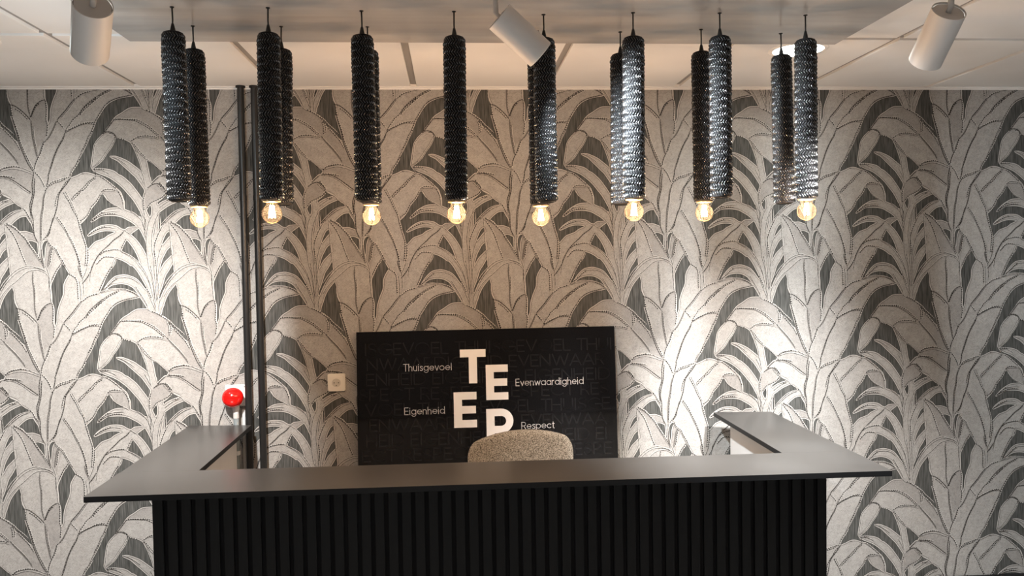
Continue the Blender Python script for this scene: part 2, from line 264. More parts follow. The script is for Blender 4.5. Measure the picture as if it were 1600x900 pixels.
LINES = """l -19423,1999 -19409,1636 -19383,1217 -19368,881 -19329,461 -19290,40 -19286,-240
l -19198,-802 -19145,-999 -19145,-1224 -19113,-1477 -19034,-1676
s -19372,1942 -19218,1745 -19065,1520 -18940,1239 -18817,901 -18695,535 -18547,141
s -19343,2012 -19158,1926 -18949,1770 -18768,1572 -18560,1345 -18433,1120 -18254,837 -18049,526 -17897,243 -17796,16
l -19318,1956 -19147,1870 -18937,1714 -18756,1516 -18575,1304 -18449,1064 -18270,781 -18078,470 -17926,187
l -17792,157 -17690,-42 -17619,-352 -17616,-662 -17599,-972 -17595,-1253 -17575,-1479
l -17646,-352 -17643,-661 -17640,-971
v -18312,-88 -18327,-537 -18287,-959 -18283,-1381 -18275,-1803 -18195,-2228
l -18238,-679 -18235,-1016 -18248,-1382
l -19709,-849 -19539,-572 -19343,-351 -19149,-158 -18928,7 -18656,114 -18439,153 -18172,78 -17905,-10 -17695,-182
l -19725,-1297 -19554,-1020 -19303,-744 -19083,-580 -18833,-360 -18611,-167 -18420,-72 -18176,-34 -17961,-79 -17750,-209 -17646,-352
l -19659,-934 -19488,-657 -19293,-436 -19098,-243 -18877,-78 -18604,43 -18334,67 -18066,21 -17800,-96
t -19067,-1703 -18827,-1764 -18590,-1938 -18407,-2110 -18251,-2283 -18173,-2397
s -18804,-1891 -18619,-2007 -18463,-2166 -18280,-2367
t -18196,-2256 -18109,-2088 -17992,-1809 -17851,-1643 -17685,-1533 -17521,-1494
s -18141,-2229 -18022,-1921 -17881,-1727 -17714,-1603
s -18978,-1845 -18945,-2071 -18913,-2325 -18840,-2552 -18719,-2977 -18612,-3403 -18463,-3802 -18287,-4202 -18098,-4603
t -18952,-2268 -18880,-2551 -18760,-2976 -18680,-3401 -18532,-3828 -18357,-4257 -18126,-4645
s -17528,-1536 -17499,-1819 -17509,-2101 -17529,-2383 -17487,-2525 -17479,-2694 -17533,-3089
s -17635,-3313 -17726,-3593 -17815,-3846 -17930,-4041 -18048,-4321 -18085,-4631
l -17691,-3368 -17781,-3620 -17886,-3929 -17989,-4181 -18110,-4574
v -18173,-2397 -18155,-2651 -18128,-3075 -18072,-3416 -18003,-3785 -17944,-4041
l -18074,-2653 -18061,-3077 -18005,-3445 -17946,-3701
v -17104,-2420 -17178,-2616 -17295,-2868 -17439,-3119 -17636,-3341
s -17063,-2421 -16932,-2565 -16775,-2766
s -15396,-1380 -15676,-1601 -15957,-1878 -16157,-2157 -16409,-2378 -16467,-2490 -16638,-2713 -16754,-2937
s -15426,-1450 -15652,-1714 -15933,-1963 -16132,-2214
t -16754,-2937 -16844,-3218 -17045,-3553 -17221,-3945 -17342,-4311 -17461,-4648 -17520,-4788 -17510,-4873 -17574,-5184 -17665,-5465
l -16827,-3105 -16986,-3384 -17174,-3748 -17307,-4085 -17412,-4394 -17517,-4675
v -17674,-5493 -17756,-5775 -17811,-6199 -17893,-6623 -17925,-7191 -17945,-7656
l -17624,-5466 -17716,-5776 -17756,-6172 -17825,-6625 -17870,-7164 -17905,-7657
s -14673,-1011 -14895,-1106 -15173,-1242 -15453,-1463 -15678,-1657 -15930,-1879 -16158,-2185
s -14730,-1080 -14925,-1176 -15147,-1285 -15428,-1520 -15708,-1742
l -14671,-934 -14673,-1011
s -16326,-1475 -16187,-1393 -16020,-1255 -15799,-1174 -15524,-1108 -15524,-1089
t -16327,-1489 -16525,-1725 -16667,-1920 -16836,-2115 -17033,-2337 -17063,-2421
l -16287,-1518 -16500,-1811 -16698,-2061 -16924,-2311
l -15496,-1066 -15275,-1000 -15055,-947 -14835,-920 -14671,-934 -14452,-950 -14289,-998 -14072,-1087 -13884,-1215 -13790,-1311
t -13886,-1295 -14246,-1373 -14522,-1439 -14800,-1561 -15024,-1741
s -15024,-1741 -15139,-1923 -15283,-2147 -15428,-2399 -15606,-2849 -15778,-3129 -15926,-3494 -16128,-3830
l -15565,-2850 -15753,-3186 -15899,-3509 -16102,-3887 -16247,-4139 -16309,-4365
s -16163,-4085 -16336,-4364 -16421,-4476 -16565,-4699 -16609,-4812 -16538,-4729
s -16727,-2937 -16532,-2800 -16255,-2665 -15979,-2557 -15705,-2535 -15460,-2574
s -16697,-2867 -16392,-2704 -16061,-2555 -15758,-2483 -15513,-2496
s -14317,-1003 -14127,-1063 -13938,-1180 -13831,-1282
t -14674,-2386 -14831,-2582 -15002,-2805 -15158,-2972
s -14687,-2372 -14467,-2348 -14110,-2356 -13780,-2354 -13507,-2454
s -13508,-2468 -13236,-2616 -12967,-2850 -12698,-3113
s -14604,-2345 -14330,-2345 -14056,-2371 -13781,-2405 -13510,-2539 -13239,-2702 -12969,-2936 -12727,-3170
l -12698,-3113 -12429,-3405 -12160,-3697 -11892,-4047
v -12671,-3156 -12430,-3448 -12162,-3754 -11894,-4105 -11932,-4130 -11777,-4331
s -13946,-3299 -13749,-3161 -13526,-3089 -13250,-3078 -12974,-3113 -12728,-3192
l -13667,-3191 -13445,-3153 -13197,-3159 -12922,-3194 -12675,-3285
l -13975,-3369 -13816,-3572 -13604,-3863 -13389,-4068 -13145,-4217 -12876,-4481 -12659,-4644
s -13920,-3376 -13760,-3545 -13548,-3835 -13333,-4055
s -12630,-4630 -12460,-4477 -12236,-4411 -11901,-4377
s -19624,-4620 -19431,-4483 -19159,-4420 -18889,-4390 -18620,-4442
l -18620,-4442 -18354,-4568 -18140,-4658
l -19517,-4622 -19298,-4543 -19027,-4494 -18758,-4529 -18490,-4607 -18170,-4743
s -12625,-2487 -12575,-2688 -12572,-3059
s -12542,-2517 -12479,-2718 -12515,-3003
s -13272,-1946 -13000,-2080 -12783,-2227 -12539,-2403 -12352,-2621 -12135,-2811 -11919,-3031
s -19318,-2753 -19085,-3025 -18852,-3313 -18649,-3684
l -13463,-1871 -13328,-1959 -13109,-2049 -12892,-2168 -12676,-2343 -12486,-2490
t -15158,-2987 -15061,-2923 -14950,-2897 -14786,-2924 -14665,-3006 -14574,-3150
l -15173,-3035 -15358,-3252 -15516,-3475 -15577,-3872 -15636,-4268 -15669,-4452
s -14629,-3155 -14680,-3026 -14788,-2981 -14897,-2964
l -14607,-3170 -14805,-3549 -15005,-3815 -15207,-4123 -15489,-4372 -15656,-4473
s -14574,-3156 -14356,-3212 -14138,-3274
t -18112,-4631 -18162,-4913 -18207,-5195 -18194,-5479 -18231,-5761 -18322,-6042 -18318,-6326 -18275,-6668
t -18081,-4915 -18117,-5197 -18129,-5537 -18193,-5847 -18256,-6101 -18279,-6384 -18220,-6670 -18212,-6983 -18203,-7317 -18105,-7598 -18028,-7711
l -18305,2544 -18289,2209 -18257,1985 -18228,1621
t -19686,-4858 -19443,-4836 -19176,-4900 -18911,-5048 -18647,-5239 -18383,-5445 -18224,-5563
l -19580,-4889 -19311,-4910 -19045,-5031 -18781,-5222 -18518,-5441 -18279,-5590
s -19806,-5208 -19652,-5410 -19523,-5583
l -19862,-5263 -19706,-5436 -19564,-5596
l -19523,-5583 -19365,-5701 -19126,-5821 -18970,-5995 -18811,-6113 -18626,-6218
s -18626,-6218 -18521,-6320 -18419,-6522 -18290,-6725
s -19885,-5940 -19720,-5832 -19579,-5666 -19523,-5583
s -18059,-4660 -17876,-4864 -17749,-5122 -17674,-5323
s -17665,-5465 -17507,-5214 -17340,-5076 -17092,-4998 -16817,-4906 -16597,-4869
s -17481,-5257 -17287,-5120 -17040,-5056 -16791,-4949
t -16566,-4898 -16743,-5149 -16942,-5400 -17085,-5623 -17150,-5934 -17200,-6217 -17306,-6555 -17425,-6865 -17517,-7175 -17557,-7325 -17698,-7519
s -16614,-4954 -16796,-5120 -16969,-5399 -17140,-5650 -17248,-6017 -17241,-6244
s -17373,2226 -17465,1891 -17597,1557 -17753,1335 -17892,1196
v -17930,860 -17904,439 -17820,101
l -18028,1170 -18011,862 -17993,581 -17871,214
l -17919,1197 -17917,860 -17863,439 -17819,157
s -16892,-5543 -16763,-5774 -16634,-6006 -16507,-6323 -16352,-6613 -16267,-6958 -16193,-7217 -16176,-7343 -16078,-7682 -16018,-7936 -16029,-8273 -16052,-8555 -16089,-8864
l -16809,-5517 -16681,-5777 -16553,-6037 -16426,-6354 -16272,-6672
s -15940,832 -15936,550 -15972,269 -16034,16
l -17254,-6642 -17098,-6875 -16890,-7195 -16802,-7391 -16624,-7759 -16473,-8126 -16376,-8494 -16306,-8861
s -17199,-6616 -17016,-6877 -16836,-7197 -16747,-7392 -16544,-7816 -16420,-8183 -16335,-8494 -16279,-8861
v -16397,135 -16338,-120 -16239,-432
s -16302,133 -16270,-121 -16212,-432
s -17648,1249 -17493,1022 -17309,880 -17182,625 -17028,341 -16876,30
l -17676,1207 -17522,967 -17363,852 -17248,654 -17083,314 -16904,2
s -16775,-226 -16643,-312 -16497,-427 -16424,-711 -16424,-1134 -16407,-1445
l -16352,-571 -16297,-995 -16325,-1447
l -16212,-432 -16171,-856 -16182,-1223
l -16212,-432 -16096,-209 -15976,128
t -16219,-658 -16077,-491 -15906,-240 -15788,40 -15672,292 -15499,572 -15273,822
t -15273,822 -15049,1016 -14824,1239 -14545,1433 -14347,1656
s -15444,599 -15249,737 -15002,790 -14837,816 -14537,795
s -15593,178 -15452,345 -15256,498 -14983,493 -14793,462
s -14304,1260 -14420,1036 -14523,811
l -14753,419 -14828,194 -14972,-15
s -14942,55 -15114,-197 -15302,-533 -15404,-757 -15536,-1037
l -15916,-550 -15847,-100 -15813,125
v -17495,966 -17571,715 -17620,435 -17687,43
s -17444,881 -17506,630 -17542,349 -17604,126
s -17086,230 -17186,63 -17256,8 -17400,-271 -17516,-494
s -15504,-4855 -15784,-5061 -15982,-5270 -16208,-5491 -16404,-5657 -16602,-5879
s -15520,-4940 -15730,-5091 -15958,-5370 -16153,-5507 -16380,-5757 -16576,-5922
s -15311,-4846 -15070,-5024 -14829,-5230 -14641,-5392
l -15379,-4830 -15124,-4994 -14856,-5229 -14642,-5420
s -15291,-5531 -15164,-5420 -14917,-5407 -14644,-5469
l -14644,-5469 -14484,-5668 -14398,-5985 -14371,-6300
s -14563,-5523 -14433,-5783 -14371,-6014
l -15252,-5589 -15095,-5850 -14881,-6034 -14610,-6193 -14394,-6334
l -15194,-5505 -14947,-5483 -14700,-5504
s -15336,-5658 -15481,-5896 -15623,-6064 -15765,-6202
s -15766,-6245 -15912,-6540 -16110,-6734 -16277,-6815
t -13131,-5190 -12974,-5022 -12775,-4856
t -13316,-5371 -13091,-5220 -12868,-5183 -12678,-5317 -12531,-5536
s -12797,-5142 -12636,-5318 -12489,-5523
s -12519,-5608 -12663,-5762 -12917,-5912 -13198,-6048 -13400,-6329
s -13434,-5611 -13498,-5896 -13483,-6355
s -12635,-4802 -12386,-4809 -12137,-4844 -11916,-4907
l -13492,-4751 -13447,-5095 -13398,-5326
l -13685,-4746 -13554,-4978 -13451,-5238
l -13553,-5894 -13547,-6181 -13487,-6469 -13469,-6814 -13427,-7275
l -13206,2207 -13324,1926 -13390,1559 -13431,1079 -13421,512 -13355,-55 -13278,-255 -13210,-767 -13125,-1622
l -12815,2429 -12988,2148 -13109,1782 -13190,1358 -13217,906 -13150,367 -13134,-59 -13118,-428 -13081,-1054 -13066,-1509
l -12845,2316 -12829,1920 -12850,1665
l -12991,2035 -13058,1640 -13122,1301
s -13105,961 -13014,1243 -12896,1524 -12795,1693
l -12408,2198 -12636,1946 -12838,1609 -12986,1271 -13093,904 -13090,507 -13062,82
l -12760,985 -12864,731 -12956,392 -13024,-61 -13037,-486 -13026,-1055 -13011,-1510
s -13111,734 -13067,365 -13092,-3
l -13427,2153 -13494,1758 -13466,1306
l -13571,1929 -13497,1645 -13439,1305
l -13560,2324 -13431,2040 -13384,1757
l -14075,2499 -13834,2327 -13648,2127 -13545,1900 -13431,1560
l -14374,1656 -14106,1469
l -13692,2495 -13616,2268 -13543,1957
l -14539,727 -14242,581 -13973,393 -13734,149 -13602,-51 -13420,-423 -13297,-908 -13177,-1507 -13133,-1906
l -13764,36 -13553,-251 -13398,-594 -13297,-908
l -13295,85 -13202,-484 -13150,-1053 -13105,-1907
l -12929,-91 -12995,-487 -12965,-857 -12964,-1312
l -13466,-1047 -13339,-1390 -13184,-1763 -13108,-2006
l -13955,-839 -13745,-1184 -13562,-1500 -13459,-1758
s -13529,-847 -13385,-1105 -13258,-1449
l -12913,-1455 -12976,-1739 -12971,-2023
s -15300,-929 -15104,-762 -14906,-568 -14711,-458
l -14821,-456 -14574,-432 -14272,-437 -14001,-541 -13787,-729
s -15724,2095 -15556,2262 -15333,2428 -15168,2482
s -15879,1478 -15657,1644 -15408,1754 -15160,1835
l -15727,-6746 -15474,-6568 -15196,-6447 -14919,-6398 -14617,-6407
s -15701,-6804 -15504,-6638 -15226,-6532 -14949,-6483 -14620,-6507
l -15688,-7261 -15354,-7114 -15023,-7082 -14749,-7148
l -14846,-3989 -14601,-4066 -14332,-4244 -14117,-4421
l -15576,-4554 -15330,-4561 -15086,-4653 -14897,-4771
s -15576,-4526 -15356,-4517 -15110,-4552
l -19585,1959 -19391,2166 -19143,2358 -18897,2495 -18681,2548
l -19815,-6253 -19566,-6063 -19346,-5942 -19156,-5905
s -19480,-5924 -19317,-5886 -19181,-5847
l -19761,-7020 -19481,-6717 -19202,-6470 -18927,-6336 -18682,-6287
l -13806,-3687 -13664,-4032 -13564,-4378 -13545,-4664 -13468,-4895
l -13738,-3745 -13550,-3921 -13335,-4126
v -16102,-4740 -15964,-4715"""
TINTS = """-19370,1998 -19158,1926 -18768,1572 -18433,1120 -18049,526 -17796,30 -18171,107 -18547,141 -18817,901 -19065,1520
-18791,1670 -18550,1667 -18337,1594 -18180,1452 -18027,1184 -18294,1258 -18482,1274 -18636,1486
-17851,-1643 -17522,-1508 -17464,-1820 -17469,-2384 -17510,-2807 -17635,-3313 -17858,-3505 -17955,-3984 -18075,-3500 -18150,-2510 -18168,-2228 -18021,-1865
-15292,-5559 -15165,-5449 -14644,-5469 -14458,-5697 -14330,-6015 -14338,-6301 -14719,-6133 -15041,-5880
-13289,-5372 -12868,-5168 -12518,-5565 -12663,-5762 -13197,-6033 -13427,-6328 -13498,-5896 -13432,-5554
-19624,-4620 -19160,-4434 -18754,-4416 -18140,-4658 -18162,-4913 -18224,-5563 -18648,-5268 -19043,-4974 -19444,-4850 -19713,-4843
-19605,-2507 -19188,-2882 -18850,-3242 -18666,-3402 -18342,-4200 -18126,-4630 -18620,-4434 -18752,-4331 -19113,-3842 -19580,-3324 -19786,-3066 -19673,-2899
-14659,-2358 -14322,-2081 -13874,-1820 -13489,-1828 -13000,-2080 -12595,-2402 -12586,-3058 -12726,-3112 -13236,-2616 -13781,-2391 -14330,-2345 -14604,-2345
-17649,1193 -17768,858 -17787,297 -17742,15 -17619,-352 -17554,-16 -17340,740 -17495,966
-14345,1698 -14041,1807 -13794,1818 -14091,1497"""

PX, PZ = 0.697457877, 0.888125655
def dec(s):
    P = [tuple(float(v)/1e4 for v in t.split(',')) for t in s.split()]; Q = [P[0]]
    for q in P[1:]:
        if math.hypot(q[0]-Q[-1][0], q[1]-Q[-1][1]) > 0.0055: Q.append(q)
    return Q
def catmull(P, closed=False, n=4, corner=48):
    N_ = len(P); V = [Vector(q) for q in P]; out = []
    def turn(i):
        if not closed and (i == 0 or i == N_-1): return 180
        a = V[i]-V[i-1]; b = V[(i+1) % N_]-V[i]
        if a.length < 1e-6 or b.length < 1e-6: return 180
        return math.degrees(a.angle(b))
    C = [turn(i) > corner for i in range(N_)]
    for i in range(N_ if closed else N_-1):
        p1, p2 = V[i], V[(i+1) % N_]
        p0 = p1-(p2-p1) if C[i] else V[i-1]
        p3 = p2+(p2-p1) if C[(i+1) % N_] else V[(i+2) % N_]
        for k in range(n):
            t = k/n
            out.append(0.5*((2*p1)+(-p0+p2)*t+(2*p0-5*p1+4*p2-p3)*t*t+(-p0+3*p1-3*p2+p3)*t**3))
    if not closed: out.append(V[-1])
    return out
def offset_normals(P, closed):
    n = len(P); R = []
    for i in range(n):
        a = P[i-1] if (i or closed) else P[i]; b = P[(i+1) % n] if (i < n-1 or closed) else P[i]
        t = (b-a); t = t.normalized() if t.length > 1e-9 else Vector((1, 0)); R.append(Vector((-t.y, t.x)))
    return R
ZREF = 1.66
def strip_mesh():
    xs0 = -1.40306616                                      # a seam between two rolls
    bm = bmesh.new()
    def quad(a, b, c, d, lay, mi):
        f = bm.faces.new([bm.verts.new((q[0], -lay, q[1]+ZREF)) for q in (a, b, c, d)]); f.material_index = mi
    def ribbon(P, w, lay, mi, closed=False, off=0.0):
        Nn = offset_normals(P, closed); n = len(P)
        tp = [1.0]*n if closed else [min(1.0, 0.25+i/3, 0.25+(n-1-i)/3) for i in range(n)]
        A = [P[i]+Nn[i]*(off+w/2*tp[i]) for i in range(n)]; B = [P[i]+Nn[i]*(off-w/2*tp[i]) for i in range(n)]
        for i in range(n if closed else n-1):
            j = (i+1) % n; quad(A[i], A[j], B[j], B[i], lay, mi)
    def dashes(P, w, d, g, lay, mi, off=0.0):
        acc = 0.0; on = True; Nn = offset_normals(P, False); seg = []
        # resample by arc length
        step = 0.0012; Q = []; 
        for i in range(len(P)-1):
            l = (P[i+1]-P[i]).length; k = max(1, int(l/step))
            for s in range(k): Q.append((P[i].lerp(P[i+1], s/k), Nn[i].lerp(Nn[i+1], s/k).normalized()))
        cur = []; lim = d*rnd.uniform(.8, 1.3)
        for i in range(len(Q)-1):
            dl = (Q[i+1][0]-Q[i][0]).length; acc += dl
            if on: cur.append(Q[i])
            if acc > lim:
                if on and len(cur) > 1:
                    a, b = cur[0], cur[-1]; ww = w*rnd.uniform(.8, 1.2)
                    quad(a[0]+a[1]*(off+ww/2), b[0]+b[1]*(off+ww/2), b[0]+b[1]*(off-ww/2), a[0]+a[1]*(off-ww/2), lay, mi)
                acc = 0; on = not on; cur = []; lim = (d if on else g)*rnd.uniform(.8, 1.3)
    gaps = [dec(s) for s in GAPS.split('\n')]; tints = [dec(s) for s in TINTS.split('\n')]
    lines = [(s[0], dec(s[2:])) for s in LINES.split('\n')]
    def area(P): return sum(P[i][0]*P[(i+1) % len(P)][1]-P[(i+1) % len(P)][0]*P[i][1] for i in range(len(P)))
    def bounds(P): return min(q[0] for q in P), max(q[0] for q in P), min(q[1] for q in P), max(q[1] for q in P)
    def reps(P):
        x0, x1, z0, z1 = bounds(P)
        for i in range(-4, 5):
            if x1+i*PX < xs0-0.01 or x0+i*PX > xs0+PX+0.01: continue
            for j in range(-3, 4):
                if z1+j*PZ+ZREF < 0.05 or z0+j*PZ+ZREF > H+0.02: continue
                yield Vector((i*PX, j*PZ))
    def poly(P, D, lay, mi):
        vs = [bm.verts.new((q[0]+D.x, -lay, q[1]+D.y+ZREF)) for q in P]
        for t in tri(P):
            f = bm.faces.new([vs[i] for i in t]); f.material_index = mi
    def tri(P):
        # ear clipping of a simple counter-clockwise outline
        cr = lambda o, p, q: (p[0]-o[0])*(q[1]-o[1])-(p[1]-o[1])*(q[0]-o[0])
        idx = list(range(len(P))); out = []
        if area(P) < 0: idx.reverse()
        while len(idx) > 3:
            best = None; n = len(idx)
            for k in range(n):
                a, b, c = idx[k-1], idx[k], idx[(k+1) % n]
                if cr(P[a], P[b], P[c]) <= 1e-12: continue
                if any(cr(P[a], P[b], P[q]) >= 0 and cr(P[b], P[c], P[q]) >= 0 and cr(P[c], P[a], P[q]) >= 0 for q in idx if q not in (a, b, c)): continue
                l = (P[a]-P[c]).length
                if best is None or l < best[0]: best = (l, k, (a, b, c))
            if best is None: best = (0, 1, (idx[0], idx[1], idx[2]))
            out.append(best[2]); idx.pop(best[1])
        out.append(tuple(idx)); return out
    _cache = {}
    _tri = tri
    def tri(P):
        k = id(P)
        if k not in _cache: _cache[k] = (P, _tri(P))
        return _cache[k][1]
    box(bm, xs0, xs0+PX, 0.0, 0.0075, 0.0, H, 0)
    for ti, P in enumerate(tints):
        S = catmull(P, True, 3)
        for D in reps(P): poly(S, D, 0.0001+ti*0.00003, 1)
    for P in gaps:
        if area(P) < 0: P = P[::-1]
        S = catmull(P, True, 4)
        for D in reps(P):
            T = [q+D for q in S]
            poly(S, D, 0.0005, 2)
            ribbon(T, 0.0026, 0.0006, 5, True, off=-0.0006)
            ribbon(T, 0.0018, 0.0007, 4, True, off=-0.0050)
            ribbon(T, 0.0020, 0.00055, 3, True, off=0.0016)
    for li, (k, P) in enumerate(lines):
        S = catmull(P, False, 4); e_ = li*9e-6
        for D in reps(P):
            T = [q+D for q in S]
            if k == 's': ribbon(T, 0.0030, e_+0.0007, 5, off=0.0026); ribbon(T, 0.0018, e_+0.0008, 4, off=-0.0018); dashes(T, 0.0046, 0.0054, 0.0030, e_+0.0009, 3)
            elif k == 't': ribbon(T, 0.0050, e_+0.00075, 4); dashes(T, 0.0034, 0.0075, 0.0022, e_+0.0009, 3)
            elif k == 'l': ribbon(T, 0.0024, e_+0.0008, 4); dashes(T, 0.0020, 0.010, 0.006, e_+0.0009, 3); ribbon(T, 0.0022, e_+0.0007, 5, off=0.0024)
            elif k == 'v': ribbon(T, 0.0058, e_+0.00072, 4); dashes(T, 0.0016, 0.006, 0.004, e_+0.0009, 3, off=0.0030)
    ribbon([Vector((xs0+0.0012, -ZREF)), Vector((xs0+0.0012, H-ZREF))], 0.0012, 0.003, 5, True)
    g = 0.0001
    for co, no in (((xs0+g, 0, 0), (-1, 0, 0)), ((xs0+PX-g, 0, 0), (1, 0, 0)), ((0, 0, 0.02), (0, 0, -1)), ((0, 0, H-0.001), (0, 0, 1))):
        bmesh.ops.bisect_plane(bm, geom=bm.verts[:]+bm.edges[:]+bm.faces[:], plane_co=co, plane_no=no, clear_outer=True)
    me = bpy.data.meshes.new('wallpaper_strip'); bm.to_mesh(me); bm.free()
    for k in ('leaf', 'leaf2', 'ground', 'ink', 'ink2', 'light'): me.materials.append(M[k])
    return me
sm = strip_mesh()
for i in range(-2, 7):
    link_mesh('wallpaper_strip', sm, wall, (PX*i, 0, 0))

# ------------------------------------------------------------------ glossy panel under the ceiling that carries the pendants
PZ0 = 2.438
bm = bmesh.new(); box(bm, -1.088, 1.418, -2.4, -0.797, PZ0, H-0.0005, bevel=0.001)
tag(obj('gloss_ceiling_panel', bm, M['panel']), 'wide glossy white panel under the ceiling tiles, carrying all the black pendants', 'panel')

# ------------------------------------------------------------------ pendants
def woven_bm(R=0.0308, z0=-0.505, z1=0.0):
    bm = bmesh.new(); seg = 40
    # inner core with rounded shoulders
    lathe(bm, [(0.022, z0+0.001), (R-0.002, z0+0.002), (R, z0+0.006), (R, z1-0.009), (R-0.002, z1-0.003), (R-0.008, z1), (0.006, z1+0.001)], 28, mi=1)
    rowh = 0.0120; nrow = int((z1-z0-0.006)/rowh); nst = 25; rr = random.Random(3)
    prof = [(-1.0, 0.12), (-0.55, 0.82), (0.0, 1.0), (0.55, 0.82), (1.0, 0.12)]
    for i in range(nrow):
        zc = z0+0.006+rowh*(i+0.5); sgn = 1 if i % 2 else -1; rj = R+rr.uniform(-0.0002, 0.0008); ph = rr.uniform(0, 0.3)
        if i >= nrow-1: rj -= 0.0012
        for k in range(nst):
            th = 2*PI*(k+ph+0.5*(i//2 % 2))/nst+rr.uniform(-.02, .02); hz = rowh*0.60; ht = 0.0046*sgn; rings = []
            wd = 0.0025*rr.uniform(.9, 1.1); dp = 0.0044*rr.uniform(.8, 1.2)
            for s, wf in prof:
                cs = [(-wd*wf, -0.0008), (-wd*0.62*wf, dp*wf*0.62), (0, dp*wf), (wd*0.62*wf, dp*wf*0.62), (wd*wf, -0.0008)]
                ring = []
                for a, d in cs:
                    tt = th+(s*ht+a)/rj; r_ = rj+d
                    ring.append(bm.verts.new((r_*math.cos(tt), r_*math.sin(tt), zc+s*hz)))
                rings.append(ring)
            for A, B in zip(rings, rings[1:]):
                for q in range(4): bm.faces.new((A[q], A[q+1], B[q+1], B[q]))
    return bm
sleeve = None
def bulb_parts(root):
    # lamp in the open end of the sleeve; z = 0 at the top of the sleeve
    zb = -0.505; r = 0.0300; cz = zb-0.0385
    bm = bmesh.new(); lathe(bm, [(0.0, zb+0.014), (0.0145, zb+0.014), (0.0170, zb+0.002), (0.0262, zb+0.001), (0.0268, zb-0.0025), (0.0175, zb-0.004), (0.0, zb-0.004)], 24, cap=False)
    cap = obj('lamp_cap', bm, M['brass'], root, True)
    prof = [(0.0165, zb-0.003), (0.0175, zb-0.009)] + [(r*math.sin(a), cz+r*math.cos(a)) for a in [math.radians(q) for q in range(43, 184, 10)]]
    prof[-1] = (0.0, cz-r)
    bm = bmesh.new(); lathe(bm, prof, 32, cap=False); bulb = obj('bulb', bm, M['glass'], root, True)
    bm = bmesh.new()
    for k in range(4):
        a = PI/4+k*PI/2; tube(bm, [(0.0045*math.cos(a), 0.0045*math.sin(a), zb-0.013), (0.0085*math.cos(a), 0.0085*math.sin(a), cz-0.012)], 0.0021, 8)
    fil = obj('filament', bm, M['filament'], bulb, True)
    bm = bmesh.new(); lathe(bm, [(0.0, zb-0.006), (0.005, zb-0.006), (0.0025, zb-0.018), (0.002, cz+0.006), (0.0, cz+0.006)], 10, cap=False)
    obj('glass_stem', bm, M['glass'], bulb, True)
    return bulb
def make_pendant(name, loc, label, group, bulb):
    root = thing(name, label, 'pendant lamp', loc, group=group)
    # loc is the top of the sleeve; cord rises to the panel
    top = PZ0-loc[2]
    bm = bmesh.new(); lathe(bm, [(0.0085, -0.001), (0.0080, 0.006), (0.0050, 0.020), (0.0036, 0.026), (0.0, 0.027)], 16, cap=False); obj('cord_grip', bm, M['cord'], root, True)
    bm = bmesh.new(); tube(bm, [(0, 0, 0.024), (-0.0006, 0, top*0.5), (0, 0, top)], 0.0024, 8); obj('cord', bm, M['cord'], root, True)
    bm = bmesh.new(); lathe(bm, [(0.0, top-0.0025), (0.006, top-0.0025), (0.0065, top), (0.0, top)], 14, cap=False); obj('cord_entry', bm, M['cord'], root, True)
    global sleeve
    if sleeve is None: sleeve = obj('woven_sleeve', woven_bm(), [M['woven'], M['felt']], root, True)
    else: link_mesh('woven_sleeve', sleeve.data, root)
    if bulb:
        bulb_parts(root)
    else:
        bm = bmesh.new(); lathe(bm, [(0.0, -0.500), (0.021, -0.502), (0.024, -0.5065), (0.026, -0.502), (0.0, -0.498)], 24, cap=False); obj('end_ring', bm, M['cord'], root, True)
    return root
XP = [-0.817+0.279*i for i in range(8)]
ordn = ['leftmost', 'second from the left', 'third from the left', 'fourth from the left', 'fifth from the left', 'sixth from the left', 'seventh from the left', 'rightmost']
FT = [2.363, 2.361, 2.356, 2.354, 2.349, 2.355, 2.358, 2.351]
BT = [2.361, 2.363, 2.362, None, 2.352, 2.352, 2.360, 2.350]
with_b = without = None
n = 0
rowpos = {('back', 0): 'leftmost', ('back', 1): 'second from the left', ('back', 2): 'third from the left', ('back', 4): 'fourth from the left', ('back', 5): 'fifth from the left', ('back', 6): 'sixth from the left', ('back', 7): 'rightmost'}
for row, Y, Z in (('front', -1.178, FT), ('back', -0.985, BT)):
    for i in range(8):
        if Z[i] is None: continue
        lit = (i % 2 == 1) if row == 'front' else (i % 2 == 0)
        pos = ordn[i] if row == 'front' else rowpos[(row, i)]
        lab = 'black woven pendant %s, %s of the %s row' % ('with lit bulb' if lit else 'without bulb', pos, row)
        grp = 'black woven tube pendants hanging over the desk'
        loc = (XP[i]+rnd.uniform(-.002, .002), Y, Z[i])
        proto = with_b if lit else without
        if proto is None:
            r_ = make_pendant('pendant_lamp', loc, lab, grp, lit)
            if lit: with_b = r_
            else: without = r_
        else: r_ = copy_tree(proto, loc, lab, grp)
        r_.rotation_euler = (0, rnd.uniform(0.004, 0.016), rnd.uniform(-3, 3))
        if lit:
            add_light('bulb_light', 'POINT', (0, 0, -0.5435), BULB_E, (1.0, 0.61, 0.37), r_, shadow_soft_size=0.012)

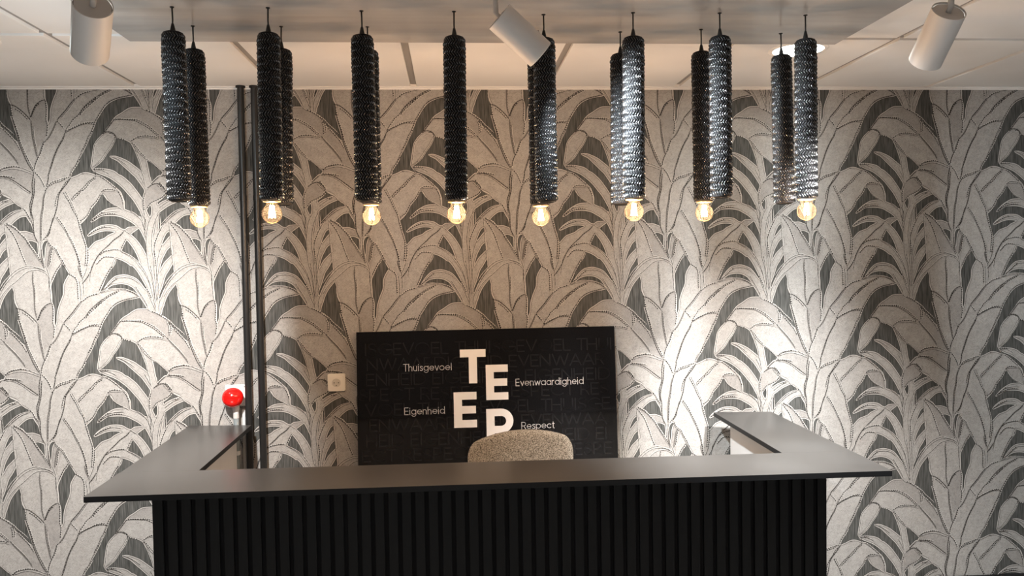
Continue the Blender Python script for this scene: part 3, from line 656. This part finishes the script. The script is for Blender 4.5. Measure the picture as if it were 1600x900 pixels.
# ------------------------------------------------------------------ track spots
def make_spot(key, capc, d, label, energy):
    root = thing('ceiling_spotlight', label, 'spotlight', (capc[0], capc[1], H), group='white cylinder spotlights')
    d = Vector(d).normalized(); q = d.to_track_quat('Z', 'Y').to_matrix().to_4x4()
    base = Vector(capc)-Vector((capc[0], capc[1], H)); T = Matrix.Translation(base) @ q
    R, Ln = (0.046, 0.165) if key == 'left' else (0.0425, 0.152)
    bm = bmesh.new(); lathe(bm, [(R-0.0022, 0.004), (R-0.0022, 0.0), (R, 0.0), (R, Ln-0.001), (R-0.001, Ln), (R-0.0035, Ln), (R-0.0035, Ln-0.03)], 56, cap=False, M4=T); smooth_angle(obj('housing', bm, M['white'], root))
    bm = bmesh.new(); lathe(bm, [(0.0, 0.0035), (R-0.0045, 0.0035), (R-0.0045, 0.010), (0.0, 0.010)], 48, cap=False, M4=T); smooth_angle(obj('rear_cap', bm, M['white_dark'], root))
    bm = bmesh.new(); lathe(bm, [(R-0.005, 0.008), (R-0.002, 0.008)], 48, cap=False, M4=T); obj('seam_ring', bm, M['rim'], root)
    bm = bmesh.new(); lathe(bm, [(0.0, Ln-0.03), (R-0.004, Ln-0.03)], 40, cap=False, M4=T); obj('lens', bm, M['lens'], root)
    zt = (PZ0 if (-1.09 < capc[0] < 1.42) else H)-H
    # swivel arm from a ceiling adapter down to the rear of the housing
    piv = T @ Vector((0, 0, 0.004)); up_ = T.to_3x3() @ Vector((0, 0, -0.016))
    bm = bmesh.new(); tube(bm, [piv, piv+up_, Vector((piv.x+up_.x*1.2, piv.y+up_.y*1.2, zt-0.012))], 0.0075, 12); smooth_angle(obj('swivel_arm', bm, M['white_dark'], root))
    bm = bmesh.new(); box(bm, piv.x+up_.x*1.2-0.045, piv.x+up_.x*1.2+0.045, piv.y+up_.y*1.2-0.017, piv.y+up_.y*1.2+0.017, zt-0.016, zt, bevel=0.003); obj('ceiling_adapter', bm, M['white'], root)
    lp = T @ Vector((0, 0, Ln-0.012))
    add_light('spot_light', 'SPOT', lp, energy, {'left': (1.0, 0.965, 0.93), 'mid': (0.86, 0.95, 1.0), 'right': (1.0, 0.985, 0.965)}[key], root, AIM[key], spot_size=math.radians(SPA[key]), spot_blend=SPB[key], shadow_soft_size=0.03)
    if SPILL[key]: add_light('spill_light', 'SPOT', lp, SPILL[key], (0.80, 0.93, 1.0), root, AIM[key], spot_size=math.radians(165), spot_blend=0.6, shadow_soft_size=0.025)
    return root
SPILL = {'left': 16, 'mid': 0, 'right': 0}     # weak light outside the main beam
SPA = {'left': 86, 'mid': 96, 'right': 70}; SPB = {'left': 1.0, 'mid': 1.0, 'right': 1.0}
AIM = {'left': (-0.46, 0.70, -0.66), 'mid': (0.76, 0.36, -0.56), 'right': (-0.02, 0.62, -0.785)}     # beam axes, a few degrees off the housings
make_spot('left', (-0.858, -1.6314, 2.3015), (-0.3892, 0.7664, -0.511), 'white cylinder spotlight at the left, rear cap towards the camera, pointing down at the wall', SPOT_E['left'])
make_spot('mid', (0.1426, -1.4646, 2.3297), (0.7555, 0.1783, -0.6304), 'white cylinder spotlight in the middle, tilted sideways across the pendant row', SPOT_E['mid'])
make_spot('right', (1.2805, -1.6917, 2.2839), (0.033, 0.7455, -0.6657), 'white cylinder spotlight at the right, slanting down to the left', SPOT_E['right'])

# ------------------------------------------------------------------ recessed downlights, then added fill spots
def downlight(x, y, r, e, label):
    root = thing('recessed_downlight', label, 'downlight', (x, y, H), group='round recessed ceiling lights')
    bm = bmesh.new(); lathe(bm, [(r-0.004, -0.003), (r+0.008, -0.004), (r+0.012, 0.0)], 48, cap=False); obj('trim_ring', bm, M['tile'], root, True)
    bm = bmesh.new(); lathe(bm, [(0.0, -0.002), (r-0.004, -0.002)], 48, cap=False); obj('diffuser', bm, M['disc'], root, True)
    add_light('disc_light', 'AREA', (0, 0, -0.006), e, (0.9, 1.0, 0.98), root, (0, 0, -1), shape='DISK', size=2*r-0.01)
    return root
downlight(1.336, -0.668, 0.098, DOWN_E, 'bright round ceiling light behind the rightmost black pendants')
downlight(-1.63, -0.755, 0.075, DOWN_E*0.6, 'round ceiling light glowing at the left edge of the picture')
for x, y in ((-1.9, -3.0), (-0.3, -3.3), (1.2, -3.2)):  # added fill, no fixtures: lights the floor so its bounce lifts the ceiling
    add_light('fill_light', 'SPOT', (x, y, H-0.02), FILL_E, (0.93, 0.97, 1.0), None, (0, 0, -1), spot_size=math.radians(92), spot_blend=0.8, shadow_soft_size=0.05)

# ------------------------------------------------------------------ reception desk
desk = thing('reception_desk', 'U-shaped black slatted reception desk with a dark grey overhanging top', 'desk', (0.145, -1.02, 0))
def dl(x, y): return (x-0.145, y+1.02)
ZD, TT = 0.960, 0.0185
FL, FR = (-1.138, -1.141), (1.423, -1.174)
BLo, BRo = (-1.146, -0.853), (1.428, -0.897)
bm = bmesh.new(); prism(bm, [dl(*q) for q in (FL, FR, BRo, BLo)], ZD-TT, ZD, bevel=0.0006)
def edge_mats(bm):
    for f in bm.faces: f.material_index = 0 if f.normal.z > 0.7 else 1
bm.normal_update(); edge_mats(bm); obj('front_top', bm, [M['top'], M['edge']], desk)
for pts in ([(-1.144, -0.8515), (-0.879, -0.8555), (-0.891, -0.075), (-1.167, -0.049)], [(1.172, -0.8905), (1.4275, -0.8955), (1.442, -0.128), (1.182, -0.102)]):
    bm = bmesh.new(); prism(bm, [dl(*q) for q in pts], ZD-TT-0.0004, ZD-0.0006, bevel=0.0005); bm.normal_update(); edge_mats(bm); obj('wing_top', bm, [M['top'], M['edge']], desk)
bm = bmesh.new(); box(bm, -0.983-0.145, 1.280-0.145, 0.012, 0.030, 0.0, ZD-TT-0.0006); obj('front_panel', bm, M['felt'], desk)
bm = bmesh.new(); box(bm, 0, 0.0300, 0, 0.0118, 0.002, ZD-TT-0.002, bevel=0.0008)
s0 = None; ns = 51; pit = (1.280+0.983)/ns
for k in range(ns):
    x = -0.983-0.145+pit*k+0.007
    if s0 is None: s0 = obj('slat', bm, M['slat'], desk, loc=(x, 0, 0))
    else: link_mesh('slat', s0.data, desk, (x, 0, 0))
bm = bmesh.new(); box(bm, -0.983-0.145, -0.951-0.145, 0.030, 0.92, 0.0, ZD-TT-0.001); obj('side_panel', bm, M['carcass'], desk)
bm = bmesh.new(); box(bm, 1.250-0.145, 1.280-0.145, 0.030, 0.89, 0.0, ZD-TT-0.001); obj('side_panel', bm, M['carcass'], desk)
bm = bmesh.new(); box(bm, -0.951-0.145, 1.250-0.145, 0.0301, 0.048, 0.0, ZD-TT-0.001); obj('back_panel', bm, M['carcass'], desk)

# ------------------------------------------------------------------ black pipes
def black_pipe(x, r, y, label):
    t = thing('black_pipe', label, 'pipe', (x, y, 0), group='black vertical pipes on the wallpaper')
    bm = bmesh.new(); lathe(bm, [(r, 0.0), (r, H-0.001)], 24); smooth_angle(obj('tube', bm, M['pipe_black'], t))
    bm = bmesh.new(); lathe(bm, [(r+0.006, H-0.008), (r+0.006, H-0.0002)], 24); smooth_angle(obj('ceiling_collar', bm, M['black_base'], t))
    for z in (1.96, 0.55):
        bm = bmesh.new(); lathe(bm, [(r+0.0015, z-0.011), (r+0.0015, z+0.011)], 24); box(bm, -0.006, 0.006, r*0.5, -y-0.001, z-0.008, z+0.008); smooth_angle(obj('clip', bm, M['pipe_black'], t))
black_pipe(-0.912, 0.0145, -0.030, 'left one of the two black vertical wall pipes, beside the red ball')
black_pipe(-0.853, 0.0150, -0.030, 'right one of the two black vertical wall pipes, further from the red ball')

# ------------------------------------------------------------------ red ball on its grey conduit, with plate and trunking
t = thing('red_ball', 'glossy red ball on a short grey neck in front of a white wall plate', 'ball', (-0.966, -0.036, 0.985))
bm = bmesh.new(); bmesh.ops.create_uvsphere(bm, u_segments=40, v_segments=24, radius=0.0455); bmesh.ops.scale(bm, vec=(1, 1, 0.97), verts=bm.verts); bmesh.ops.translate(bm, verts=bm.verts, vec=(-0.006, -0.026, 0.096)); obj('ball', bm, M['red'], t, True)
bm = bmesh.new(); lathe(bm, [(0.0125, 0.0205), (0.0125, 0.036), (0.015, 0.0365), (0.015, 0.056), (0.010, 0.060)], 20); smooth_angle(obj('neck', bm, M['trunk'], t))
bm = bmesh.new(); lathe(bm, [(0.0128, 0.0), (0.0128, 0.020)], 20); smooth_angle(obj('collar', bm, M['white_dark'], t))
t = thing('conduit_pipe', 'thin grey vertical conduit pipe running up to the red ball', 'pipe', (-0.966, -0.036, 0))
bm = bmesh.new(); lathe(bm, [(0.0122, 0.0), (0.0122, 0.984)], 20); smooth_angle(obj('tube', bm, M['pipe_grey'], t))
bm = bmesh.new(); lathe(bm, [(0.0145, 0.82), (0.0145, 0.838)], 20); box(bm, -0.005, 0.005, 0.010, 0.034, 0.822, 0.836); smooth_angle(obj('clip', bm, M['trunk'], t))
bm = bmesh.new(); box(bm, -0.945, -0.932, -0.016, -0.0012, 0.108, 1.02, bevel=0.0015); tag(obj('cable_trunking', bm, M['trunk']), 'narrow pale cable trunking strip right beside the grey conduit', 'trunking')
t = thing('wall_plate', 'white square wall plate partly hidden behind the red ball', 'plate', (-0.972, -0.001, 1.082))
bm = bmesh.new(); box(bm, -0.046, 0.046, -0.010, 0, -0.048, 0.048, bevel=0.003); obj('frame', bm, M['plastic_w'], t)
bm = bmesh.new(); box(bm, -0.034, 0.034, -0.013, -0.0095, -0.034, 0.034, bevel=0.0015); obj('insert', bm, M['plastic_w'], t)
bm = bmesh.new(); lathe(bm, [(0.0025, 0), (0.0025, 0.0012)], 10, M4=Matrix.Translation((0.038, -0.0098, 0.038)) @ Matrix.Rotation(PI/2, 4, 'X')); obj('screw', bm, M['hole'], t)

# ------------------------------------------------------------------ wall socket
t = thing('wall_socket', 'cream wall socket on the wallpaper left of the dark screen', 'socket', (-0.527, -0.001, 1.127))
def rounded(bm, w, h, r, y0, y1, bev):
    pts = []
    for cx, cz, a0 in ((w-r, h-r, 0), (-w+r, h-r, 90), (-w+r, -h+r, 180), (w-r, -h+r, 270)):
        for q in range(0, 91, 18): a = math.radians(a0+q); pts.append((cx+r*math.cos(a), cz+r*math.sin(a)))
    A = [bm.verts.new((x, y0, z)) for x, z in pts]; B = [bm.verts.new((x*(1-bev), y1, z*(1-bev))) for x, z in pts]; n = len(pts)
    bm.faces.new(A); bm.faces.new(B[::-1])
    for i in range(n): bm.faces.new((A[i], B[i], B[(i+1) % n], A[(i+1) % n]))
bm = bmesh.new(); rounded(bm, 0.0405, 0.0405, 0.008, 0, -0.009, 0.06); obj('frame', bm, M['plastic'], t)
bm = bmesh.new(); rounded(bm, 0.0275, 0.0275, 0.002, -0.0085, -0.0112, 0.02); obj('insert', bm, M['plastic'], t)
RX = Matrix.Rotation(PI/2, 4, 'X')
bm = bmesh.new(); lathe(bm, [(0.0195, 0.0110), (0.0188, 0.0124), (0.0178, 0.0120), (0.0174, 0.0114), (0.0, 0.0114)], 32, cap=False, M4=RX); w_ = obj('well', bm, M['well'], t)
for x, z, r in ((-0.0095, 0, 0.0026), (0.0095, 0, 0.0026), (0, -0.0125, 0.0022), (0, 0, 0.0012)):
    bm = bmesh.new(); lathe(bm, [(r, 0.0113), (r, 0.0119), (0.0, 0.0119)], 12, cap=False, M4=Matrix.Translation((x, 0, z)) @ RX); obj('hole', bm, M['hole'], w_)

# ------------------------------------------------------------------ the dark screen with lettering
SW, SH = 1.170, 0.625
screen = thing('logo_screen', 'large glossy black screen with white TEER lettering on the wallpapered wall', 'screen', (-0.4300, -0.020, 1.3545), rot=(math.radians(-4.6), math.radians(-0.15), 0))
# local: x right from the left edge, z down from the top edge, front face at y = -0.022
bm = bmesh.new(); box(bm, 0, SW, -0.022, 0, -SH, 0, bevel=0.0015)
bm.normal_update()
for f in bm.faces: f.material_index = 0 if f.normal.y < -0.9 else 1
obj('panel', bm, [M['screen'], M['screen_edge']], screen)
bm = bmesh.new(); box(bm, 0.35, 0.82, 0.0002, 0.011, -0.30, -0.24); box(bm, 0.35, 0.40, 0.0002, 0.044, -0.58, -0.54); box(bm, 0.77, 0.82, 0.0002, 0.044, -0.58, -0.54); obj('wall_bracket', bm, M['black_metal'], screen)
FY = -0.0224
def flat(bm, pts, y=FY, mi=0):
    f = bm.faces.new([bm.verts.new((x, y, z)) for x, z in pts]); f.material_index = mi
def arc(cx, cz, r, a0, a1, n=14, rz=None):
    rz = rz or r
    return [(cx+r*math.cos(math.radians(a0+(a1-a0)*i/n)), cz+rz*math.sin(math.radians(a0+(a1-a0)*i/n))) for i in range(n+1)]
def glyph(ch):
    # geometric sans in stroke form: (advance, strokes); cap height 1, x-height .7
    c = {
     'T': (0.62, [[(0, 1), (0.6, 1)], [(0.3, 1), (0.3, 0)]]),
     'H': (0.74, [[(0, 0), (0, 1)], [(0.66, 0), (0.66, 1)], [(0, .5), (0.66, .5)]]),
     'U': (0.70, [[(0, 1), (0, .31)] + arc(.31, .31, .31, 180, 360) + [(0.62, 1)]]),
     'I': (0.12, [[(0.02, 0), (0.02, 1)]]),
     'S': (0.60, [[(0.52, .80)] + arc(.27, .76, .24, 20, 180, 10) + [(0.04, .70), (0.14, .56), (0.38, .47), (0.51, .33)] + arc(.27, .25, .25, 0, -165, 12)]),
     'G': (0.92, [arc(.48, .5, .48, 45, 330, 22) + [(0.92, .46), (0.52, .46)]]),
     'E': (0.56, [[(0.5, 1), (0, 1), (0, 0), (0.5, 0)], [(0, .52), (0.46, .52)]]),
     'V': (0.74, [[(0, 1), (0.35, 0), (0.70, 1)]]),
     'O': (1.0, [arc(.48, .5, .48, 0, 360, 28)]),
     'L': (0.50, [[(0, 1), (0, 0), (0.46, 0)]]),
     'N': (0.76, [[(0, 0), (0, 1), (0.68, 0), (0.68, 1)]]),
     'W': (1.14, [[(0, 1), (0.28, 0), (0.55, .95), (0.82, 0), (1.10, 1)]]),
     'A': (0.80, [[(0, 0), (0.38, 1), (0.76, 0)], [(0.13, .32), (0.63, .32)]]),
     'R': (0.62, [[(0, 0), (0, 1), (0.29, 1)] + arc(.29, .73, .27, 90, -90, 10) + [(0, .46)], [(0.30, .46), (0.56, 0)]]),
     'D': (0.82, [[(0, 0), (0, 1), (0.27, 1)] + arc(.27, .5, .5, 90, -90, 14) + [(0, 0)]]),
     'P': (0.64, [[(0, 0), (0, 1), (0.29, 1)] + arc(.29, .71, .29, 90, -90, 10) + [(0, .42)]]),
     'C': (0.90, [arc(.48, .5, .48, 45, 315, 20)]),
     'h': (0.52, [[(0, 0), (0, 1.02)], [(0, .42)] + arc(.22, .42, .22, 180, 0, 10) + [(0.44, 0)]]),
     'u': (0.52, [[(0, .68), (0, .24)] + arc(.22, .24, .22, 180, 360, 10), [(0.44, .68), (0.44, 0)]]),
     'i': (0.11, [[(0.02, 0), (0.02, .68)], [(0.02, .90), (0.02, .94)]]),
     's': (0.40, [[(0.35, .56), (0.25, .66), (0.10, .65), (0.03, .53), (0.12, .40), (0.27, .33), (0.36, .21), (0.28, .05), (0.12, .02), (0.0, .12)]]),
     'g': (0.66, [arc(.30, .35, .30, 0, 360, 20), [(0.60, .68), (0.60, .02)] + arc(.31, .02, .29, 0, -160, 12)]),
     'e': (0.64, [[(0.02, .35), (0.60, .35)] + arc(.30, .35, .30, 0, 320, 20)]),
     'v': (0.50, [[(0, .68), (0.24, 0), (0.48, .68)]]),
     'o': (0.68, [arc(.31, .35, .31, 0, 360, 20)]),
     'l': (0.11, [[(0.02, 0), (0.02, 1.02)]]),
     'n': (0.52, [[(0, 0), (0, .68)], [(0, .44)] + arc(.22, .44, .22, 180, 0, 10) + [(0.44, 0)]]),
     'w': (0.82, [[(0, .68), (0.20, 0), (0.40, .62), (0.60, 0), (0.80, .68)]]),
     'a': (0.66, [arc(.30, .35, .30, 0, 360, 20), [(0.60, .68), (0.60, 0)]]),
     'r': (0.30, [[(0, 0), (0, .68)], [(0, .42), (0.08, .60), (0.24, .68)]]),
     'd': (0.66, [arc(.30, .35, .30, 0, 360, 20), [(0.60, 1.02), (0.60, 0)]]),
     'p': (0.66, [arc(.31, .35, .30, 0, 360, 20), [(0.01, .68), (0.01, -.30)]]),
     'c': (0.58, [arc(.30, .35, .30, 45, 315, 16)]),
     't': (0.32, [[(0.13, .92), (0.13, .12), (0.20, .02), (0.30, .02)], [(0, .68), (0.30, .68)]]),
     ' ': (0.40, [])}
    return c[ch]
def text(bm, s, x, z, cap, wd, track=0.14, wide=1.0, clip=(0.006, SW-0.006), width=None, y=FY):
    if width:
        tot = sum(glyph(ch)[0]+track for ch in s)-track; sx = width/tot
    else: sx = cap*wide
    px = x
    for ch in s:
        adv, st = glyph(ch)
        if px > clip[0] and px+adv*sx < clip[1]:
            for S in st:
                P = [Vector((px+a*sx, z+b*cap)) for a, b in S]
                for i in range(len(P)-1):
                    d_ = P[i+1]-P[i]
                    if d_.length < 1e-7: continue
                    d_.normalize(); n_ = Vector((-d_.y, d_.x))*wd/2; e = d_*wd*0.42
                    flat(bm, [P[i]-e+n_, P[i]-e-n_, P[i+1]+e-n_, P[i+1]+e+n_], y)
        px += (adv+track)*sx
    return px
# scale: 1 px of the photograph is about 2.93 mm here
def W(x, z): return (x+0.43, z)          # wall x -> local x ; z given as distance below the top edge
def blockE(bm, x0, x1, zt, zb, s):
    flat(bm, [(x0, zt), (x0, zb), (x0+s, zb), (x0+s, zt)]); zm = (zt+zb)/2
    for a in (zt-s*.92, zm-s*.46, zb): flat(bm, [(x0+s, a), (x1-(0.004 if a == zm-s*.46 else 0), a), (x1-(0.004 if a == zm-s*.46 else 0), a+s*.92), (x0+s, a+s*.92)])
bm = bmesh.new()
flat(bm, [(0.461, -0.090), (0.461, -0.125), (0.577, -0.125), (0.577, -0.090)]); flat(bm, [(0.500, -0.125), (0.500, -0.243), (0.537, -0.243), (0.537, -0.125)])
obj('letter_T', bm, M['print_w'], screen)
bm = bmesh.new(); blockE(bm, 0.576, 0.676, -0.162, -0.320, 0.036); obj('letter_E', bm, M['print_w'], screen)
bm = bmesh.new(); blockE(bm, 0.429, 0.532, -0.281, -0.440, 0.037); obj('letter_E', bm, M['print_w'], screen)
bm = bmesh.new(); x0, zt, zb = 0.574, -0.360, -0.520
flat(bm, [(x0, zt), (x0, zb), (x0+0.037, zb), (x0+0.037, zt)])
o_ = arc(x0+0.067, zt-0.055, 0.055, 90, -90, 16); i_ = arc(x0+0.067, zt-0.055, 0.022, 90, -90, 16)
for k in range(16): flat(bm, [o_[k], i_[k], i_[k+1], o_[k+1]])
flat(bm, [(x0+0.037, zt), (x0+0.037, zt-0.033), (x0+0.067, zt-0.033), (x0+0.067, zt)]); flat(bm, [(x0+0.037, zt-0.077), (x0+0.037, zt-0.110), (x0+0.067, zt-0.110), (x0+0.067, zt-0.077)])
flat(bm, [(x0+0.048, zt-0.110), (x0+0.088, zb), (x0+0.130, zb), (x0+0.086, zt-0.105)])
obj('letter_R', bm, M['print_w'], screen)
bm = bmesh.new()
for wd_, x, z, wid in (('Thuisgevoel', 0.207, -0.180, 0.217), ('Evenwaardigheid', 0.711, -0.260, 0.310), ('Eigenheid', 0.209, -0.374, 0.180), ('Respect', 0.733, -0.455, 0.149)):
    bm = bmesh.new(); text(bm, wd_, x, z, 0.0305, 0.0025, width=wid); obj('word_lettering', bm, M['print_g'], screen)
cap = 0.0505; words = ['THUISGEVOEL', 'EVENWAARDIGHEID', 'EIGENHEID', 'RESPECT']
anch = [0.440, 0.684, 0.756, 0.283, 0.270, 0.734, 0.236, 0.200]
for i in range(8):
    wd_ = words[i % 4]; unit = (sum(glyph(ch)[0]+0.10 for ch in wd_)+0.36)*cap*1.29; x = anch[i]
    while x > 0.02: x -= unit
    while x < SW:
        bm = bmesh.new(); text(bm, wd_, x, -0.105-0.0675*i, cap, 0.0058, track=0.10, wide=1.29, y=-0.02225)
        if len(bm.faces): obj('background_lettering', bm, M['print_d'], screen)
        else: bm.free()
        x += unit

# ------------------------------------------------------------------ chair behind the desk
ch = thing('desk_chair', 'beige tweed upholstered chair back rising behind the black desk', 'chair', (0.262, -0.50, 0), rot=(0, 0, math.radians(-4)))
bm = bmesh.new(); nu, nv = 28, 22; rows_ = []
for side in (1, -1):
    grid = []
    for j in range(nv+1):
        v = j/nv; row = []
        for i in range(nu+1):
            u = -1+2*i/nu
            hw = 0.214*(0.93+0.07*min(1, v*3)); top = 0.969
            # rounded-square outline
            a = abs(u); zmax = 0.5+(top-0.5)*1.0
            x = u*hw; z = 0.52+(zmax-0.52)*v
            # superellipse mapping of the upper part
            ph_ = min(1.0, max(0.0, (v-0.62)/0.38)); rc = 0.078
            # rounded upper corners: columns near the sides end lower and lean inwards
            zc_ = top-rc; zz = 0.52+(zc_-0.52)*min(1.0, v/0.62)+rc*math.sin(ph_*PI/2)*(1-0.10*u*u)
            x = u*(hw-0.048*(1-math.cos(ph_*PI/2))); z = zz-0.012*u*u+0.010*u
            y = 0.05*(1-u*u)*0.9+(v*0.055) + side*(-0.022)*math.sqrt(max(0.0, 1-abs(u)**6))*(1-0.55*max(0, (v-0.8)/0.2)**2)
            row.append(bm.verts.new((x, y, z)))
        grid.append(row)
    for j in range(nv):
        for i in range(nu): bm.faces.new((grid[j][i], grid[j][i+1], grid[j+1][i+1], grid[j+1][i]))
    rows_.append(grid)
A, B = rows_
loopA = [A[0][i] for i in range(nu)]+[A[j][nu] for j in range(nv)]+[A[nv][nu-i] for i in range(nu)]+[A[nv-j][0] for j in range(nv)]
loopB = [B[0][i] for i in range(nu)]+[B[j][nu] for j in range(nv)]+[B[nv][nu-i] for i in range(nu)]+[B[nv-j][0] for j in range(nv)]
for i in range(len(loopA)): bm.faces.new((loopA[i], loopA[(i+1) % len(loopA)], loopB[(i+1) % len(loopA)], loopB[i]))
o = obj('backrest', bm, M['tweed'], ch, True); md = o.modifiers.new('soft', 'SUBSURF'); md.levels = md.render_levels = 1
bm = bmesh.new(); box(bm, -0.22, 0.22, -0.37, 0.045, 0.42, 0.51, bevel=0.03); smooth_angle(obj('seat', bm, M['tweed'], ch), 60)
for sx in (-1, 1):
    for sy, yy in ((-1, -0.32), (1, 0.0)):
        bm = bmesh.new(); tube(bm, [(sx*0.17, yy, 0.43), (sx*0.205, yy+sy*0.03, 0.0)], [0.014, 0.010], 12); obj('leg', bm, M['black_metal'], ch, True)
